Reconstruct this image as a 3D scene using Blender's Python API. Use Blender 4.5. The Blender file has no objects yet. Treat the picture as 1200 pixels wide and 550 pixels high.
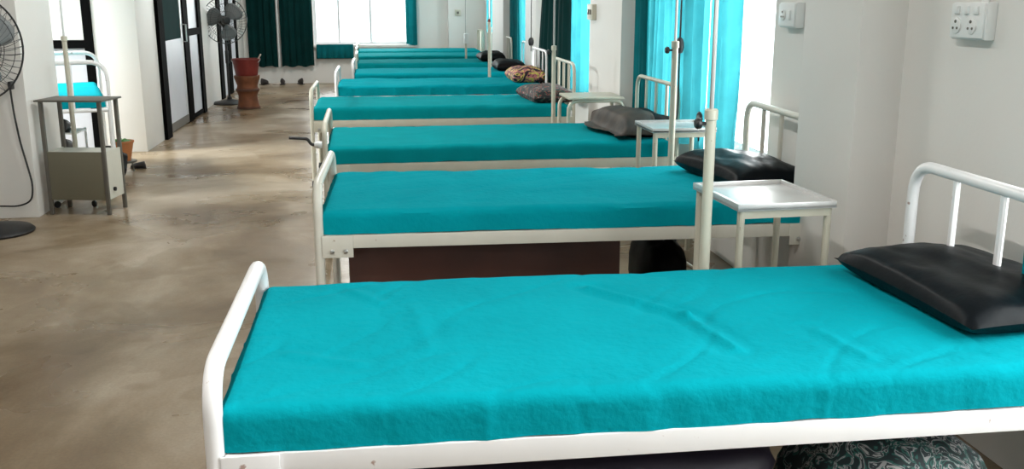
import bpy, bmesh, math, random
from mathutils import Vector, Matrix, noise
PI = math.pi
S = bpy.context.scene
C = S.collection
random.seed(7)

# ------------------------------------------------------------------ camera
cam_data = bpy.data.cameras.new('camera')
cam = bpy.data.objects.new('camera', cam_data); C.objects.link(cam)
cam_data.sensor_width = 36.0; cam_data.lens = 34.2
cam_data.clip_start = 0.05; cam_data.clip_end = 200
cam.location = (0, 0, 1.39)
cam.rotation_euler = (math.radians(90-13.562), 0, math.radians(-7.769))
S.camera = cam

# ------------------------------------------------------------------ world, lights, exposure
W = bpy.data.worlds.new('sky'); S.world = W; W.use_nodes = True
bgn = W.node_tree.nodes['Background']
bgn.inputs[0].default_value = (0.93, 0.97, 1.0, 1); bgn.inputs[1].default_value = 3.2
S.view_settings.view_transform = 'Standard'
S.view_settings.look = 'None'
S.view_settings.gamma = 1.0
S.view_settings.exposure = 0.32
S.view_settings.use_curve_mapping = False

def area(name, loc, rot, sx, sy, power, col=(1, 1, 1)):
    l = bpy.data.lights.new(name, 'AREA'); l.shape = 'RECTANGLE'; l.size = sx; l.size_y = sy
    l.energy = power; l.color = col
    o = bpy.data.objects.new(name, l); C.objects.link(o); o.location = loc; o.rotation_euler = rot
    return o
# daylight just outside each window opening of the right wall (pointing -X)
WIN_R = [(0.1, 2.25), (4.45, 6.30), (7.95, 10.0), (11.35, 12.5), (14.6, 16.1)]
for i, (a, b) in enumerate(WIN_R):
    area('daylight_side', (2.45, (a+b)/2, 1.45), (0, math.radians(90), 0), 1.5, b-a, [92, 100, 95, 60, 60][i], (1.0, 0.97, 0.95))
area('daylight_end', (-0.2, 17.8, 1.45), (math.radians(-90), 0, 0), 1.7, 1.5, 60, (1.0, 0.98, 0.97))
area('fill_rear', (-1.8, -2.75, 1.55), (math.radians(90), 0, 0), 1.2, 1.2, 10, (1.0, 0.95, 0.90))  # added fill from behind the viewer for the nearest bed's near side
bay = area('daylight_bay', (-5.3, 8.4, 2.75), (0, math.radians(-52), 0), 1.0, 1.5, 115, (1.0, 0.99, 0.97))

bay.data.spread = math.radians(70)

# ------------------------------------------------------------------ materials
def mat(name, col, rough=0.5, metal=0.0, var=0.0, scale=6.0, bump=0.0, bscale=30.0, trans=0.0, spec=0.5, col2=None, stain=None, sheen=0):
    m = bpy.data.materials.new(name); m.use_nodes = True
    nt = m.node_tree; N = nt.nodes; L = nt.links
    p = N['Principled BSDF']; out = N['Material Output']
    p.inputs['Roughness'].default_value = rough; p.inputs['Metallic'].default_value = metal
    p.inputs['Specular IOR Level'].default_value = spec
    if sheen: p.inputs['Sheen Weight'].default_value = sheen
    tc = N.new('ShaderNodeTexCoord')
    c = (*col, 1); colsock = None
    if var or col2:
        nz = N.new('ShaderNodeTexNoise'); nz.inputs['Scale'].default_value = scale; nz.inputs['Detail'].default_value = 5
        L.new(tc.outputs['Object'], nz.inputs['Vector'])
        r = N.new('ShaderNodeValToRGB')
        r.color_ramp.elements[0].position = 0.3; r.color_ramp.elements[1].position = 0.7
        if col2:
            r.color_ramp.elements[0].color = (*col2, 1)
        else:
            r.color_ramp.elements[0].color = tuple(v*(1-var) for v in col)+(1,)
        r.color_ramp.elements[1].color = c
        L.new(nz.outputs['Fac'], r.inputs['Fac']); colsock = r.outputs['Color']
        if stain:
            n2 = N.new('ShaderNodeTexNoise'); n2.inputs['Scale'].default_value = stain[1]; n2.inputs['Detail'].default_value = 8
            L.new(tc.outputs['Object'], n2.inputs['Vector'])
            r2 = N.new('ShaderNodeValToRGB'); r2.color_ramp.elements[0].position = stain[2]; r2.color_ramp.elements[1].position = stain[2]+0.04
            L.new(n2.outputs['Fac'], r2.inputs['Fac'])
            mx = N.new('ShaderNodeMix'); mx.data_type = 'RGBA'
            L.new(r2.outputs['Color'], mx.inputs[0]); L.new(colsock, mx.inputs[6]); mx.inputs[7].default_value = (*stain[0], 1)
            colsock = mx.outputs[2]
        L.new(colsock, p.inputs['Base Color'])
    else:
        p.inputs['Base Color'].default_value = c
    if bump:
        nb = N.new('ShaderNodeTexNoise'); nb.inputs['Scale'].default_value = bscale; nb.inputs['Detail'].default_value = 6
        L.new(tc.outputs['Object'], nb.inputs['Vector'])
        b = N.new('ShaderNodeBump'); b.inputs['Strength'].default_value = bump; b.inputs['Distance'].default_value = 0.01
        L.new(nb.outputs['Fac'], b.inputs['Height']); L.new(b.outputs['Normal'], p.inputs['Normal'])
    if trans:
        t = N.new('ShaderNodeBsdfTranslucent')
        if colsock: L.new(colsock, t.inputs['Color'])
        else: t.inputs['Color'].default_value = c
        mxs = N.new('ShaderNodeMixShader'); mxs.inputs[0].default_value = trans
        L.new(p.outputs[0], mxs.inputs[1]); L.new(t.outputs[0], mxs.inputs[2]); L.new(mxs.outputs[0], out.inputs['Surface'])
    return m

M = {}
M['wall'] = mat('wall_paint', (0.78, 0.755, 0.72), 0.55, var=0.05, scale=1.5, bump=0.05, bscale=60)
M['ceiling'] = mat('ceiling_paint', (0.62, 0.61, 0.59), 0.8, var=0.03)
M['enamel'] = mat('bed_enamel', (0.66, 0.64, 0.56), 0.35, var=0.06, scale=9, stain=((0.30, 0.22, 0.15), 38, 0.70))
M['enamel_white_lit'] = mat('white_lit_enamel', (0.84, 0.83, 0.83), 0.3, var=0.04, scale=9, stain=((0.42, 0.30, 0.26), 26, 0.68))  # white enamel; on the nearest bed the extra white is light painted in
M['cream'] = mat('cream_enamel', (0.56, 0.53, 0.43), 0.4, var=0.08, scale=12, stain=((0.35, 0.28, 0.18), 30, 0.70))
M['steel'] = mat('worn_steel', (0.55, 0.55, 0.54), 0.28, 0.9, var=0.12, scale=14)
M['tray'] = mat('steel_tray', (0.70, 0.69, 0.68), 0.34, 0.45, var=0.15, scale=11, bump=0.08, bscale=18)
M['greysteel'] = mat('grey_steel', (0.14, 0.13, 0.11), 0.5, 0.2, var=0.08, scale=8)
M['locker'] = mat('locker_paint', (0.17, 0.155, 0.105), 0.5, 0.0, var=0.06, scale=5)
M['sheet'] = mat('teal_sheet', (0.0015, 0.29, 0.35), 1.0, var=0.12, scale=4, bump=0.45, bscale=34, spec=0.03)
M['sheet_green'] = mat('sea_green_sheet', (0.002, 0.25, 0.28), 1.0, var=0.12, scale=6, bump=0.2, bscale=26, spec=0.03)
M['core'] = mat('mattress_rexine', (0.02, 0.03, 0.035), 0.5, var=0.1)
M['deck'] = mat('bed_deck', (0.10, 0.09, 0.085), 0.6, var=0.1)
M['vinyl'] = mat('black_vinyl', (0.004, 0.006, 0.008), 0.42, var=0.2, scale=10, bump=0.25, bscale=14, spec=0.09)
M['vinyl_brown'] = mat('dark_patterned_cloth', (0.008, 0.0065, 0.0065), 0.6, var=0.2, scale=20, bump=0.2, bscale=14, spec=0.1)
M['curtain'] = mat('teal_curtain', (0.05, 0.33, 0.38), 0.8, var=0.25, scale=7, trans=0.44, spec=0.1)
M['sheer'] = mat('white_sheer', (0.85, 0.87, 0.88), 0.8, var=0.04, scale=7, trans=0.7, spec=0.1)
M['green_cloth'] = mat('bottle_green_cloth', (0.001, 0.026, 0.025), 0.85, var=0.2, scale=5, spec=0.1)
M['teal_dark'] = mat('deep_and_unlit_teal_cloth', (0.004, 0.15, 0.17), 0.85, var=0.3, scale=4, trans=0.15, spec=0.1)  # deep teal; on side-wall curtains, shade of unlit panels put into the colour
M['black'] = mat('black_frame', (0.003, 0.003, 0.003), 0.8, var=0.1, spec=0.04)
M['blackp'] = mat('black_plastic', (0.012, 0.012, 0.013), 0.45, var=0.1)
M['whitep'] = mat('white_plastic', (0.80, 0.81, 0.80), 0.35, var=0.03)
M['panel'] = mat('door_panel', (0.62, 0.63, 0.68), 0.4, var=0.04)
M['alu'] = mat('window_aluminium', (0.72, 0.73, 0.74), 0.4, 0.3, var=0.04)
M['brown'] = mat('brown_board', (0.085, 0.028, 0.018), 0.5, var=0.4, scale=3)
M['purple'] = mat('purple_black_cloth', (0.010, 0.005, 0.016), 0.6, var=0.4, scale=6, bump=0.4, bscale=9)
M['red'] = mat('red_plastic', (0.20, 0.02, 0.014), 0.45, var=0.25, scale=9)
M['terracotta'] = mat('terracotta', (0.22, 0.07, 0.025), 0.7, var=0.45, scale=11, bump=0.3)
M['terracotta_dark'] = mat('dark_terracotta', (0.12, 0.045, 0.025), 0.7, var=0.4, scale=11)
M['leaf'] = mat('plant_leaf', (0.10, 0.30, 0.07), 0.5, var=0.4, scale=20)
M['orange'] = mat('orange_pot', (0.55, 0.20, 0.07), 0.5, var=0.2)
M['shoe'] = mat('dark_shoe', (0.03, 0.025, 0.025), 0.5, var=0.2)
M['wood'] = mat('broom_wood', (0.62, 0.50, 0.42), 0.6, var=0.15)
M['fanblade'] = mat('fan_blade_grey', (0.16, 0.17, 0.17), 0.4, var=0.1)

def voro_mat(name, cols, scale):
    m = bpy.data.materials.new(name); m.use_nodes = True
    N = m.node_tree.nodes; L = m.node_tree.links; p = N['Principled BSDF']
    tc = N.new('ShaderNodeTexCoord'); nz = N.new('ShaderNodeTexNoise'); nz.inputs['Scale'].default_value = scale
    nz.inputs['Detail'].default_value = 2.5; nz.inputs['Distortion'].default_value = 2.2
    L.new(tc.outputs['Object'], nz.inputs['Vector'])
    r = N.new('ShaderNodeValToRGB'); r.color_ramp.interpolation = 'CONSTANT'
    e = r.color_ramp.elements; e[0].color = (*cols[0][1], 1); e[0].position = 0
    e[1].position = cols[1][0]; e[1].color = (*cols[1][1], 1)
    for pos, c in cols[2:]:
        n = e.new(pos); n.color = (*c, 1)
    L.new(nz.outputs['Fac'], r.inputs['Fac']); L.new(r.outputs['Color'], p.inputs['Base Color']); p.inputs['Roughness'].default_value = 0.7
    return m
M['camo'] = voro_mat('leaf_print_cloth', [(0, (0.012, 0.022, 0.025)), (0.47, (0.02, 0.10, 0.085)), (0.52, (0.30, 0.30, 0.30)), (0.57, (0.02, 0.03, 0.035)), (0.63, (0.35, 0.35, 0.34))], 20)
M['print'] = voro_mat('flower_print_cloth', [(0, (0.015, 0.014, 0.018)), (0.50, (0.04, 0.10, 0.07)), (0.55, (0.25, 0.03, 0.03)), (0.60, (0.02, 0.02, 0.02)), (0.66, (0.4, 0.4, 0.36))], 14)
M['print_yellow'] = voro_mat('yellow_print_cloth', [(0, (0.02, 0.018, 0.02)), (0.45, (0.5, 0.16, 0.17)), (0.54, (0.7, 0.6, 0.13)), (0.62, (0.02, 0.02, 0.02))], 8)
M['taupe'] = mat('taupe_sheen_cloth', (0.06, 0.042, 0.028), 0.6, 0.0, col2=(0.012, 0.009, 0.008), scale=9, bump=0.3, bscale=12)

# glass
def glass_mat():
    m = bpy.data.materials.new('window_glass'); m.use_nodes = True
    N = m.node_tree.nodes; L = m.node_tree.links
    N.remove(N['Principled BSDF'])
    t = N.new('ShaderNodeBsdfTransparent'); t.inputs[0].default_value = (0.95, 0.98, 0.98, 1)
    g = N.new('ShaderNodeBsdfGlossy'); g.inputs['Roughness'].default_value = 0.03
    mx = N.new('ShaderNodeMixShader'); mx.inputs[0].default_value = 0.06
    L.new(t.outputs[0], mx.inputs[1]); L.new(g.outputs[0], mx.inputs[2]); L.new(mx.outputs[0], N['Material Output'].inputs['Surface'])
    return m
M['glass'] = glass_mat()

# floor: worn polished concrete with patchy sheen
def floor_mat():
    m = bpy.data.materials.new('polished_concrete'); m.use_nodes = True
    N = m.node_tree.nodes; L = m.node_tree.links; p = N['Principled BSDF']
    tc = N.new('ShaderNodeTexCoord')
    def nz(scale, detail, dist=0.0, rough=0.55):
        n = N.new('ShaderNodeTexNoise'); n.inputs['Scale'].default_value = scale; n.inputs['Detail'].default_value = detail
        n.inputs['Distortion'].default_value = dist; n.inputs['Roughness'].default_value = rough
        L.new(tc.outputs['Object'], n.inputs['Vector']); return n
    def ramp(src, stops):
        r = N.new('ShaderNodeValToRGB'); e = r.color_ramp.elements
        e[0].position, e[0].color = stops[0][0], (*stops[0][1], 1); e[1].position, e[1].color = stops[1][0], (*stops[1][1], 1)
        for a, b in stops[2:]:
            q = e.new(a); q.color = (*b, 1)
        L.new(src.outputs['Fac'], r.inputs['Fac']); return r
    n1 = nz(0.55, 6, 0.6, 0.62)
    r1 = ramp(n1, [(0.36, (0.135, 0.085, 0.042)), (0.46, (0.20, 0.14, 0.08)), (0.53, (0.28, 0.21, 0.135)), (0.66, (0.42, 0.345, 0.26))])
    n2 = nz(1.5, 3, 0.4)
    r2 = ramp(n2, [(0.53, (1, 1, 1)), (0.55, (0.80, 0.77, 0.71))])
    mx = N.new('ShaderNodeMix'); mx.data_type = 'RGBA'; mx.blend_type = 'MULTIPLY'; mx.inputs[0].default_value = 0.75
    L.new(r1.outputs[0], mx.inputs[6]); L.new(r2.outputs[0], mx.inputs[7])
    n3 = nz(90, 3)
    r3 = ramp(n3, [(0.3, (0.88, 0.88, 0.88)), (0.7, (1.08, 1.08, 1.08))])
    mx2 = N.new('ShaderNodeMix'); mx2.data_type = 'RGBA'; mx2.blend_type = 'MULTIPLY'; mx2.inputs[0].default_value = 1
    L.new(mx.outputs[2], mx2.inputs[6]); L.new(r3.outputs[0], mx2.inputs[7])
    L.new(mx2.outputs[2], p.inputs['Base Color'])
    n4 = nz(1.1, 5, 0.8)
    r4 = ramp(n4, [(0.38, (0.24, 0.24, 0.24)), (0.62, (0.42, 0.42, 0.42))])
    L.new(r4.outputs[0], p.inputs['Roughness'])
    nb = nz(3, 4); b = N.new('ShaderNodeBump'); b.inputs['Strength'].default_value = 0.12; b.inputs['Distance'].default_value = 0.02
    L.new(nb.outputs['Fac'], b.inputs['Height']); L.new(b.outputs['Normal'], p.inputs['Normal'])
    p.inputs['Specular IOR Level'].default_value = 0.5
    return m
M['floor'] = floor_mat()

# ------------------------------------------------------------------ mesh helpers
class MB:
    def __init__(s): s.v = []; s.f = []
    def add(s, vs, fs):
        o = len(s.v); s.v += [tuple(v) for v in vs]; s.f += [tuple(i+o for i in f) for f in fs]; return s
    def box(s, x0, x1, y0, y1, z0, z1, bev=0.0):
        bm = bmesh.new()
        bmesh.ops.create_cube(bm, size=1)
        for v in bm.verts:
            v.co = Vector(((x0+x1)/2+v.co.x*(x1-x0), (y0+y1)/2+v.co.y*(y1-y0), (z0+z1)/2+v.co.z*(z1-z0)))
        if bev:
            bmesh.ops.bevel(bm, geom=list(bm.edges), offset=bev, segments=2, profile=0.6, affect='EDGES')
        bm.verts.index_update()
        s.add([v.co.copy() for v in bm.verts], [[v.index for v in f.verts] for f in bm.faces]); bm.free(); return s
    def tube(s, pts, r, n=10, cap=True, flat=1.0):
        pts = [Vector(p) for p in pts]; rs = r if isinstance(r, (list, tuple)) else [r]*len(pts)
        t0 = (pts[1]-pts[0]).normalized()
        up = Vector((0, 0, 1)) if abs(t0.z) < 0.9 else Vector((1, 0, 0))
        a = t0.cross(up).normalized(); vs = []; fs = []
        for i, p in enumerate(pts):
            t = (pts[min(i+1, len(pts)-1)]-pts[max(i-1, 0)]).normalized()
            a = (a-t*a.dot(t)).normalized(); b = t.cross(a)
            for k in range(n):
                th = 2*PI*k/n; vs.append(p+(a*math.cos(th)+b*math.sin(th)*flat)*rs[i])
        for i in range(len(pts)-1):
            for k in range(n):
                fs.append((i*n+k, i*n+(k+1) % n, (i+1)*n+(k+1) % n, (i+1)*n+k))
        if cap:
            fs.append(tuple(range(n-1, -1, -1))); fs.append(tuple(range((len(pts)-1)*n, len(pts)*n)))
        return s.add(vs, fs)
    def lathe(s, prof, n=24, o=(0, 0, 0), ax=None):
        vs = []; fs = []; o = Vector(o)
        R = Vector((0, 0, 1)).rotation_difference(Vector(ax).normalized()).to_matrix() if ax else Matrix.Identity(3)
        for r, z in prof:
            for k in range(n):
                th = 2*PI*k/n; vs.append(o+R @ Vector((r*math.cos(th), r*math.sin(th), z)))
        for i in range(len(prof)-1):
            for k in range(n):
                fs.append((i*n+k, i*n+(k+1) % n, (i+1)*n+(k+1) % n, (i+1)*n+k))
        fs.append(tuple(range(n-1, -1, -1))); fs.append(tuple(range((len(prof)-1)*n, len(prof)*n)))
        return s.add(vs, fs)
    def build(s, name, m, parent=None, smooth=True, ang=35):
        me = bpy.data.meshes.new(name); me.from_pydata(s.v, [], s.f); me.update()
        bm = bmesh.new(); bm.from_mesh(me); bmesh.ops.recalc_face_normals(bm, faces=list(bm.faces)); bm.to_mesh(me); bm.free()
        me.materials.append(m)
        if smooth:
            me.polygons.foreach_set('use_smooth', [True]*len(me.polygons))
            me.set_sharp_from_angle(angle=math.radians(ang))
        o = bpy.data.objects.new(name, me); C.objects.link(o)
        if parent: o.parent = parent
        return o

def fillet(pts, r, seg=5):
    pts = [Vector(p) for p in pts]; out = [pts[0]]
    for i in range(1, len(pts)-1):
        a = (pts[i-1]-pts[i]); b = (pts[i+1]-pts[i]); ra = min(r, a.length*.49, b.length*.49)
        p0 = pts[i]+a.normalized()*ra; p1 = pts[i]+b.normalized()*ra
        for k in range(seg+1):
            t = k/seg; out.append(p0*(1-t)**2+pts[i]*2*t*(1-t)+p1*t*t)
    out.append(pts[-1]); return out

def thing(name, label, cat, loc=(0, 0, 0), rz=0, group=None):
    o = bpy.data.objects.new(name, None); C.objects.link(o); o.empty_display_size = 0.1
    o.location = loc; o.rotation_euler = (0, 0, rz)
    if label: o['label'] = label
    if cat: o['category'] = cat
    if group: o['group'] = group
    return o
def tag(o, label, cat, group=None):
    o['label'] = label; o['category'] = cat
    if group: o['group'] = group
    return o
def struct(o, label=None):
    o['kind'] = 'structure'
    if label: o['label'] = label
    return o

# ------------------------------------------------------------------ room shell
XR, XL, YF, YB, ZC = 1.85, -2.23, 17.2, -2.4, 3.0
m = MB().box(-4.8, 2.1, YB-.2, YF+.2, -0.1, 0); struct(m.build('floor', M['floor'], smooth=False))
m = MB().box(-4.8, 2.1, YB-.2, YF+.2, ZC, ZC+.1); struct(m.build('ceiling', M['ceiling'], smooth=False))
# right wall with window openings
m = MB(); z0, z1 = 0.58, 2.15; y = YB
for a, b in WIN_R:
    m.box(XR, XR+.2, y, a, 0, ZC); m.box(XR, XR+.2, a, b, 0, z0); m.box(XR, XR+.2, a, b, z1, ZC); y = b
m.box(XR, XR+.2, y, YF+.2, 0, ZC)
struct(m.build('wall_right', M['wall'], smooth=False))
# pillars against the right wall
for a, b in [(3.28, 3.75), (6.72, 7.75), (10.45, 11.2), (13.2, 14.45)]:
    struct(MB().box(1.68, XR+.02, a, b, 0, ZC, .008).build('pillar', M['wall']))
struct(MB().box(1.22, XR+.02, 16.95, YF+.02, 0, ZC, .008).build('pillar', M['wall']))
# far wall with its window
m = MB()
m.box(-4.8, -1.06, YF, YF+.2, 0, ZC); m.box(.63, 2.05, YF, YF+.2, 0, ZC)
m.box(-1.06, .63, YF, YF+.2, 0, .64); m.box(-1.06, .63, YF, YF+.2, 2.15, ZC)
struct(m.build('wall_far', M['wall'], smooth=False))
# rear wall (behind the viewer) with a small unseen window added for light
m = MB()
m.box(-4.8, -2.4, YB-.2, YB, 0, ZC); m.box(-1.2, 2.05, YB-.2, YB, 0, ZC); m.box(-2.4, -1.2, YB-.2, YB, 0, .9); m.box(-2.4, -1.2, YB-.2, YB, 2.1, ZC)
struct(m.build('wall_rear', M['wall'], smooth=False))
# left: outer wall, partition, pier, door jamb walls
m = MB(); m.box(-4.8, -4.6, YB, 7.6, 0, ZC); m.box(-4.8, -4.6, 9.2, YF, 0, ZC); m.box(-4.8, -4.6, 7.6, 9.2, 0, .6); m.box(-4.8, -4.6, 7.6, 9.2, 2.8, ZC)
struct(m.build('wall_left', M['wall'], smooth=False))
struct(MB().box(-4.62, XL, 6.60, 7.26, 0, ZC, .006).build('wall_partition', M['wall']))
struct(MB().box(-2.56, XL+.06, 9.47, 10.25, 0, ZC, .006).build('wall_pier', M['wall']))
struct(MB().box(-2.50, XL, 12.98, 14.45, 0, ZC, .006).build('wall_pier', M['wall']))
struct(MB().box(-2.50, XL, 16.35, YF+.02, 0, ZC, .006).build('wall_pier', M['wall']))
m = MB().box(XL-.08, XL-.01, 10.25, 12.98, 2.12, ZC); struct(m.build('wall_lintel', M['wall'], smooth=False))
struct(MB().box(XL-.08, XL-.01, 14.45, 16.35, 2.12, ZC).build('wall_lintel', M['wall'], smooth=False))
struct(MB().box(-4.62, -4.0, 14.45, YF, 0, ZC).build('wall_room', M['wall'], smooth=False))

# windows: frame, mullions, glass
def window_side(n, a, b, x):
    w = thing('window_%d' % n, None, None, (x, (a+b)/2, z0)); struct(w, 'white framed window in the wall behind the curtains')
    h = z1-z0; L2 = (b-a)/2
    m = MB(); m.box(-.03, .03, -L2, L2, 0, .05); m.box(-.03, .03, -L2, L2, h-.05, h); m.box(-.03, .03, -L2, -L2+.05, .05, h-.05); m.box(-.03, .03, L2-.05, L2, .05, h-.05)
    m.box(-.02, .02, -.025, .025, .05, h-.05)
    m.build('window_frame', M['alu'], w, smooth=False)
    MB().box(-.004, .004, -L2+.05, L2-.05, .05, h-.05).build('window_pane', M['glass'], w, smooth=False)
for i, (a, b) in enumerate(WIN_R): window_side(i+1, a, b, XR+.13)
def window_end(n, xa, xb, y, za, zb, mull):
    w = thing('window_%d' % n, None, None, ((xa+xb)/2, y, za)); struct(w, 'bright window with pale mullions in the end wall')
    L2 = (xb-xa)/2; h = zb-za
    m = MB(); m.box(-L2, L2, -.03, .03, 0, .05); m.box(-L2, L2, -.03, .03, h-.05, h); m.box(-L2, -L2+.05, -.03, .03, .05, h-.05); m.box(L2-.05, L2, -.03, .03, .05, h-.05)
    for q in mull: m.box(q-.018, q+.018, -.025, .025, .05, h-.05)
    m.build('window_frame', M['alu'], w, smooth=False)
    MB().box(-L2+.05, L2-.05, -.004, .004, .05, h-.05).build('window_pane', M['glass'], w, smooth=False)
window_end(6, -1.06, .63, YF+.12, .64, 2.15, (-.42, .12))
window_end(7, -2.4, -1.2, YB-.1, .9, 2.1, (0,))  # rear window, added out of view to let in fill light
w = thing('window_8', None, None, (-4.7, 8.4, .6)); struct(w, 'window of the left bay')
m = MB(); m.box(-.03, .03, -.8, .8, 0, .05); m.box(-.03, .03, -.8, .8, 2.15, 2.2); m.box(-.03, .03, -.8, -.75, .05, 2.15); m.box(-.03, .03, .75, .8, .05, 2.15); m.box(-.02, .02, -.02, .02, .05, 2.15)
m.build('window_frame', M['alu'], w, smooth=False)
MB().box(-.004, .004, -.75, .75, .05, 2.15).build('window_pane', M['glass'], w, smooth=False)

# black framed bay partition
p = thing('trim_1', None, None, (0, 9.5, 0)); struct(p, 'black framed white panel partition at the back of the bay')
m = MB(); m.box(-2.64, -2.565, -.04, .03, 0, 2.4); m.box(-4.6, -2.64, -.04, .03, .96, 1.035); m.box(-4.6, -2.64, -.03, .03, 2.32, 2.4); m.box(-3.65, -3.58, -.04, .03, 0, 2.3)
m.build('black_frame', M['black'], p, smooth=False)
m = MB(); m.box(-4.6, -3.65, -.012, .012, 0.0, .96); m.box(-3.58, -2.64, -.012, .012, 0.0, .96); m.build('lower_panel', M['panel'], p, smooth=False)
m = MB(); m.box(-4.6, -3.65, -.008, .008, 1.035, 2.32); m.box(-3.58, -2.64, -.008, .008, 1.035, 2.32); m.build('upper_panel', M['wall'], p, smooth=False)
struct(MB().box(-4.62, -2.5, 9.53, 9.62, 2.4, ZC).build('wall_header', M['wall'], smooth=False))

# black framed double door, left wall
d = thing('door_1', None, None, (XL+.03, 10.25, 0)); struct(d, 'black framed door with white lower panels and dark green glass')
m = MB()
m.box(-.06, .06, .02, .26, 0, 2.12); m.box(-.06, .02, 1.52, 1.80, 0, 2.12); m.box(-.06, .02, 2.48, 2.68, 0, 2.12); m.box(-.06, .02, .26, 2.48, 2.02, 2.12)
m.box(-.05, .02, 1.80, 2.48, .98, 1.06)
m.build('door_frame', M['black'], d, smooth=False)
lf = MB().box(-.04, 0, .27, 1.42, .10, .97).build('door_panel', M['panel'], d, smooth=False)
MB().box(-.04, .004, .27, .40, .97, 2.0).box(-.04, .004, 1.42, 1.515, .10, 2.0).build('door_stile', M['alu'], d, smooth=False)
MB().box(-.045, .008, .27, 1.515, 0.01, .10).build('kick_plate', M['greysteel'], d, smooth=False)
MB().box(-.03, -.005, .40, 1.42, .97, 2.0).build('dark_green_glass', M['green_cloth'], d, smooth=False)
MB().box(-.03, -.005, 1.80, 2.48, .06, .98).build('side_panel', M['panel'], d, smooth=False)
MB().box(-.03, -.005, 1.80, 2.48, 1.06, 2.02).build('side_glass', M['panel'], d, smooth=False)
MB().box(-.045, .008, 1.80, 2.48, 0.01, .06).build('kick_plate', M['black'], d, smooth=False)
MB().tube([(.006, 1.47, .93), (.05, 1.47, .93), (.05, 1.47, 1.12), (.006, 1.47, 1.12)], .008, 8).build('door_handle', M['steel'], d)
# second framed door further along the left wall
d = thing('door_2', None, None, (XL, 14.45, 0)); struct(d, 'black framed door behind the far pedestal fan')
m = MB(); m.box(-.06, .02, .02, .30, 0, 2.12); m.box(-.06, .02, .85, 1.15, 0, 2.12); m.box(-.06, .02, 1.72, 1.90, 0, 2.12); m.box(-.06, .02, .30, 1.72, 2.02, 2.12)
m.build('door_frame', M['black'], d, smooth=False)
MB().box(-.04, 0, .30, .85, .01, 2.02).build('door_panel', M['panel'], d, smooth=False)
MB().box(-.04, 0, 1.15, 1.72, .01, 2.02).build('door_panel', M['panel'], d, smooth=False)
# sills and frames on the end wall
struct(MB().box(-1.10, .67, YF-.05, YF+.02, .60, .645, .006).build('trim_2', M['wall']))
struct(MB().box(-1.665, -1.635, YF-.03, YF+.01, .27, 2.3).build('trim_3', M['whitep'], smooth=False))

# ------------------------------------------------------------------ beds
def slab(L, Wd, z0_, z1_, seed, r=.035, amp=.006, hem=.006, nx=110, ny=46):
    """sheet-covered mattress: rounded slab with soft wrinkles and an uneven hem, x 0..L, y 0..Wd"""
    prof = []  # cross profile as path parameter around from near hem up over the top to far hem
    vs = []; fs = []
    nz = 6
    cols = []
    cx, cy = L/2, Wd/2
    # top grid plus side skirts, mapped by a rounded-box projection
    us = [-1-(k/nz) for k in range(nz, 0, -1)]+[-1+2*i/nx for i in range(nx+1)]+[1+(k/nz) for k in range(1, nz+1)]
    vv = [-1-(k/nz) for k in range(nz, 0, -1)]+[-1+2*i/ny for i in range(ny+1)]+[1+(k/nz) for k in range(1, nz+1)]
    H = z1_-z0_
    def m1(u, half):
        e = max(0, abs(u)-1); s = 1 if u > 0 else -1
        if e == 0: return u*half, 0
        return s*half, e
    for a in us:
        for b in vv:
            x, ex = m1(a, cx); y, ey = m1(b, cy); e = max(ex, ey)
            zz = z1_-e*H
            # rounding
            dx = max(0, abs(x)-(cx-r)); dy = max(0, abs(y)-(cy-r)); dz = max(0, zz-(z1_-r))
            d = math.sqrt(dx*dx+dy*dy+dz*dz)
            if d > r:
                k = r/d
                x = math.copysign(cx-r+dx*k, x) if dx else x
                y = math.copysign(cy-r+dy*k, y) if dy else y
                zz = (z1_-r+dz*k) if dz else zz
            n1 = noise.noise(Vector((x*2.2+seed, y*3.1, seed*.7)))
            n2 = noise.noise(Vector((x*6+seed*3, y*5, 1.7+zz*5)))
            n3 = abs(noise.noise(Vector((x*1.6+y*1.1+seed, (y-x*.8)*4.2, seed))))
            w = n1*amp+n2*amp*.55-max(0, .10-n3)*amp*7
            if e == 0:
                zz += w
            else:
                out = w*1.1+.004*math.sin(x*19+seed+y*7)*e
                if ey >= ex: y += math.copysign(out, b)
                if ex >= ey: x += math.copysign(out, a)
                if e > .99: zz += hem*noise.noise(Vector((x*7+seed, y*7, 3)))*1.6
            vs.append((x+cx, y+cy, zz))
    nv = len(vv)
    for i in range(len(us)-1):
        for j in range(nv-1):
            if (us[i] < -1 or us[i+1] > 1) and (vv[j] < -1 or vv[j+1] > 1):
                pass
            fs.append((i*nv+j, (i+1)*nv+j, (i+1)*nv+j+1, i*nv+j+1))
    return MB().add(vs, fs)

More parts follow.
